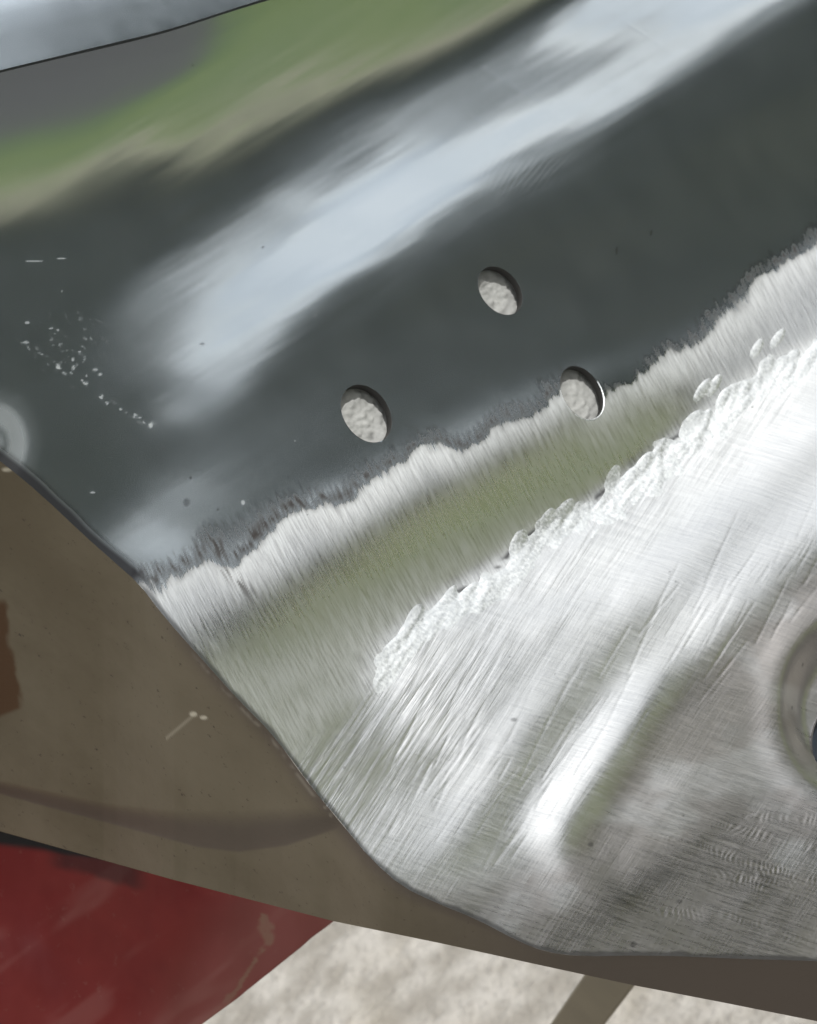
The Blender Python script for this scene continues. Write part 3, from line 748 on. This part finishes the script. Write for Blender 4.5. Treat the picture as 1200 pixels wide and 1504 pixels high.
ke = np.arange(-30, 31); pad = np.pad(de, 30, mode='edge'); des = np.convolve(pad, np.ones(61) / 61, 'valid')
slope_e = np.abs(np.gradient(ve, fu)); perp = 1 / np.sqrt(1 + np.convolve(np.pad(slope_e, 20, mode='edge'), np.ones(41) / 41, 'valid') ** 2)
dd = (FV - ve[None]) * perp[None] * .0002
FD = de[None] + (des - de)[None] * sstep(0, .2, M)[:, None] + 1.55 * dd
va_, vb_ = np.interp(FU, CA[:, 0], CA[:, 1]), np.interp(FU, CB[:, 0], CB[:, 1])
tt = np.clip((FV - va_) / np.maximum(vb_ - va_, 2), 0, 1); fade = sstep(570, 480, FU)
FD = FD + 9.0 * mm * (tt * tt * (3 - 2 * tt)) * fade
FD = FD + .5 * mm * fbm(FU / 160, FV / 120, 91, 2)
Pf = ray(FU, FV, FD)
patch = sstep(6, -4, FU - (10 + 20 * sstep(900, 1040, FV) + 8 * fbm(FU / 14, FV / 22, 92, 3))) * sstep(875, 890, FV) * sstep(1056, 1048, FV + .4 * FU)
eline = (FV - ve[None]) * perp[None]
chip = .8 * sstep(.0, .35, fbm(FU / 14, FV / 14, 93, 3)) * np.exp(-((eline - 5) / 2.6) ** 2) * sstep(260, 330, FU) * sstep(540, 500, FU)
for cx, cy, rx, ry in [(284, 1049, 6, 4), (299, 1054, 6, 3), (478, 1186, 3, 3), (486, 1197, 3, 4), (10, 690, 8, 3)]:
    chip = np.maximum(chip, sstep(1.2, .6, np.hypot((FU - cx) / rx, (FV - cy) / ry)))
chip = np.maximum(chip, .35 * sstep(4.5, .6, np.abs((FV - 1050) + (FU - 285) * .85)) * (FU > 243) * (FU < 285))
brown = sstep(500, 900, FU) * .9
brown = np.maximum(brown, .8 * sstep(-.05, .55, (FV - va_) / np.maximum(vb_ - va_, 2)) * sstep(1.06, .98, (FV - va_) / np.maximum(vb_ - va_, 2)) * fade)  # shade of the crease band, put into the colour
brown = np.maximum(brown, .8 * np.exp(-(eline / 14) ** 2) * sstep(200, 300, FU))
fi = np.arange(NV * len(fu)).reshape(NV, -1)
# rolled bottom lip behind
lip = ray(FU[-1:], FV[-1:] - 1.5, FD[-1:] + .003); lip2 = ray(FU[-1:], FV[-1:] - 14, FD[-1:] + .003)
Pall = np.concatenate([Pf, lip, lip2]); nr = NV + 2
fi = np.arange(nr * len(fu)).reshape(nr, -1)
FQ = np.stack([fi[:-1, :-1], fi[1:, :-1], fi[1:, 1:], fi[:-1, 1:]], -1).reshape(-1, 4)
att = np.stack([patch, chip, brown], -1); att = np.concatenate([att, att[-1:], att[-1:]])
fo = big_mesh('painted_flange', to_world(Pall.reshape(-1, 3)), FQ, TAN, None, {'surf': att.reshape(-1, 3)})
adopt(fo, bracket); fo['label'] = 'tan painted side flange turned down below the sanded edge, with rust at its left'

# ------------------------------------------------------------------ red painted panel below
ru = np.linspace(0, 1, 150); rv = np.linspace(0, 1, 130)
RU, RV = np.meshgrid(ru, rv)
RVv = 1150 + 470 * RV + (1 - RV) * 165 * RU
right = 492 - (RVv - 1352) * 1.27 + 3 * fbm(RVv / 30, RVv * 0, 95, 2)
right = np.maximum(right, -150)
RUu = -170 + (right + 170) * RU
RD = .93 + .00012 * (RUu - 200) - .00010 * (RVv - 1400) + .0035 * fbm(RUu / 210, RVv / 150, 96, 3) + .0015 * np.sin((RUu - RVv * .7) / 60)
RP = ray(RUu, RVv, RD)
back = ray(RUu[:, -1:], RVv[:, -1:], RD[:, -1:] + .003) ; back2 = ray(RUu[:, -1:] - 20, RVv[:, -1:], RD[:, -1:] + .004)
RP = np.concatenate([RP, back, back2], 1)
ri = np.arange(RP.shape[0] * RP.shape[1]).reshape(RP.shape[:2])
RQ = np.stack([ri[:-1, :-1], ri[1:, :-1], ri[1:, 1:], ri[:-1, 1:]], -1).reshape(-1, 4)
chipl = np.array([(1345, 388), (1365, 392), (1385, 395), (1400, 380), (1430, 362), (1450, 350), (1480, 325), (1504, 303), (1600, 200)], float)
cx = np.interp(RVv, chipl[:, 0], chipl[:, 1]); wdt = np.interp(RVv, [1340, 1362, 1390, 1405, 1450, 1504], [2, 11, 7, 3, 4, 9])
tan_ = sstep(1.3, .7, np.abs(RUu - cx + 4 * fbm(RUu / 9, RVv / 9, 97, 2)) / wdt) * (RVv > 1342) * sstep(-.5, .1, fbm(RUu / 12, RVv / 12, 98, 2) + .25)
pale = sstep(250, 420, RUu + (RVv - 1350) * .6) * .6 + .35 * sstep(.1, .5, along(RUu, RVv, 38, 99, 170, 36, 3))
lowy = np.interp(RUu, LOWER[:, 0], LOWER[:, 1])
gap_shade = sstep(26, 14, RVv - lowy + .16 * np.maximum(RUu, 0)) + .6 * sstep(34, 20, RVv - lowy + 6 * fbm(RUu / 25, RVv / 25, 103)) * sstep(225, 190, RUu) * sstep(60, 100, RUu)  # shadow of the gap under the flange, painted onto the red sheet
ra = np.stack([tan_, np.clip(pale, 0, 1), np.clip(gap_shade, 0, 1)], -1); ra = np.concatenate([ra, ra[:, -1:], ra[:, -1:]], 1)
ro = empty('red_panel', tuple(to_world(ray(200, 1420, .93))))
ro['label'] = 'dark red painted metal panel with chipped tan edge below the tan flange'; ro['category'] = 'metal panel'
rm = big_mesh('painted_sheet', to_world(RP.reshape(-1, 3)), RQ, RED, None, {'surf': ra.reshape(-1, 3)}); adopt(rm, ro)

# ------------------------------------------------------------------ stand leg reaching the ground
def on_ground(pu, pv):
    d = ray(pu, pv, 1.); dw = MW @ d; k = -CAMLOC[2] / dw[2]; return CAMLOC + dw * k
top = to_world(ray(958, 1352, .98)); bot = on_ground(640, 1790)
ax = bot - top; Ln = np.linalg.norm(ax); ax /= Ln
vdir = MW @ np.array([0, 0, 1.]); e1 = np.cross(ax, vdir); e1 /= np.linalg.norm(e1); e2 = np.cross(ax, e1)
e1, e2 = (e1 * .93 + e2 * .36), (e2 * .93 - e1 * .36)
import bmesh
bm = bmesh.new(); hw, hd, rc = .0090, .0045, .0012
prof = []
for (sx, sy) in ((1, 1), (-1, 1), (-1, -1), (1, -1)):
    for k in range(3):
        a_ = math.atan2(sy, sx) + R(-35 + 35 * k)
        prof.append((sx * (hw - rc) + rc * math.cos(a_), sy * (hd - rc) + rc * math.sin(a_)))
ringsv = []
for k in range(25):
    c_ = top + ax * Ln * k / 24
    ringsv.append([bm.verts.new(tuple(c_ + e1 * x + e2 * y)) for x, y in prof])
for a_, b_ in zip(ringsv[:-1], ringsv[1:]):
    for i in range(12): bm.faces.new((a_[i], a_[(i + 1) % 12], b_[(i + 1) % 12], b_[i]))
bm.faces.new(ringsv[0]); bm.faces.new(ringsv[-1][::-1])
bmesh.ops.recalc_face_normals(bm, faces=bm.faces)
me = bpy.data.meshes.new('leg'); bm.to_mesh(me); bm.free()
me.materials.append(plain('worn steel', (.24, .20, .13), .5, .1, 40, .4))
leg = bpy.data.objects.new('leg', me); COL.objects.link(leg)
st = empty('stand', tuple(top)); adopt(leg, st)
foot = [top * 0 + bot + np.array([x, y, z]) for z in (.004, .0) for x, y in ((-.02, -.02), (.02, -.02), (.02, .02), (-.02, .02))]
fo2 = mesh_obj('foot_plate', foot, [(0, 1, 2, 3), (0, 4, 5, 1), (1, 5, 6, 2), (2, 6, 7, 3), (3, 7, 4, 0)], me.materials[0], None, False); adopt(fo2, st)
st['label'] = 'thin brown metal stand leg slanting to the concrete below the panel'; st['category'] = 'stand'

# ------------------------------------------------------------------ the neighbouring sheet at the upper left
tu = np.linspace(-260, 760, 160); tv = np.interp(tu, [p[0] for p in TOP], [p[1] for p in TOP]); tv = np.convolve(np.pad(tv, 6, mode='edge'), np.ones(13) / 13, 'valid')
Pt = surf_point(tu, tv)[0] + 1.3 * mm * N0
# straighten depth along the edge
co = np.polyfit(tu, -Pt[:, 2], 2); Pt = ray(tu, tv, np.polyval(co, tu) - .0035)
tau = Pt[-1] - Pt[0]; tau /= np.linalg.norm(tau)
rows = [Pt]
cur = Pt.copy(); stp = .0006
for k in range(60):
    want = R(np.interp(k, [0, 16, 24, 34, 46, 60], [7.5, 8.5, 11, 16, 17, 5]))
    V = cur / np.linalg.norm(cur, axis=-1, keepdims=True); V0 = V[60]
    bst = None
    for an in np.linspace(-60, 60, 241):
        b0 = np.cross(tau, [0, 0, 1.]); b0 /= np.linalg.norm(b0); n1_ = N0 - N0 @ tau * tau; n1_ /= np.linalg.norm(n1_)
        nn = np.cos(R(an)) * n1_ + np.sin(R(an)) * np.cross(tau, n1_)
        e_ = math.asin((V0 - 2 * (V0 @ nn) * nn) @ UPC)
        if nn[2] > .3 and (bst is None or abs(e_ - want) + 5e-4 * abs(an + 10) < bst[0]): bst = (abs(e_ - want) + 5e-4 * abs(an + 10), nn)
    cdir = np.cross(bst[1], tau); cdir /= np.linalg.norm(cdir)
    if cdir[1] < 0: cdir = -cdir
    cur = cur + cdir * stp; rows.append(cur.copy())
TP = np.stack(rows); ti = np.arange(TP.shape[0] * TP.shape[1]).reshape(TP.shape[:2])
TQ = np.stack([ti[:-1, :-1], ti[:-1, 1:], ti[1:, 1:], ti[1:, :-1]], -1).reshape(-1, 4)
tm = NT('bright sheet'); tm.b.inputs['Metallic'].default_value = 1; tm.b.inputs['Base Color'].default_value = (.74, .84, .92, 1)
n_ = tm.noise(tm.obj((1, 1, 1)), 40, 4, .6); tm.l(tm.ramp(n_, .3, .7, .20, .27), tm.b.inputs['Roughness']); tm.bump(n_, .00006, .5)
to = empty('neighbouring_panel', tuple(to_world(Pt[60])))
to['label'] = 'pale blue shining sheet metal edge overlapping the panel at the upper left corner'; to['category'] = 'metal sheet'
tob = big_mesh('sheet', to_world(TP.reshape(-1, 3)), TQ, tm.m, None); adopt(tob, to)
wall = np.concatenate([Pt + .00002 * N0, Pt - .0035 * N0 + .0006 * np.array([-.3, .95, 0])]); n = len(Pt)
tw = mesh_obj('edge_shade_strip', to_world(wall), [(i, i + 1, n + i + 1, n + i) for i in range(n - 1)], plain('edge shade', (.02, .02, .02), .7, 0, 200)); adopt(tw, to)  # black strip painted in for the shadow below the sheet's edge
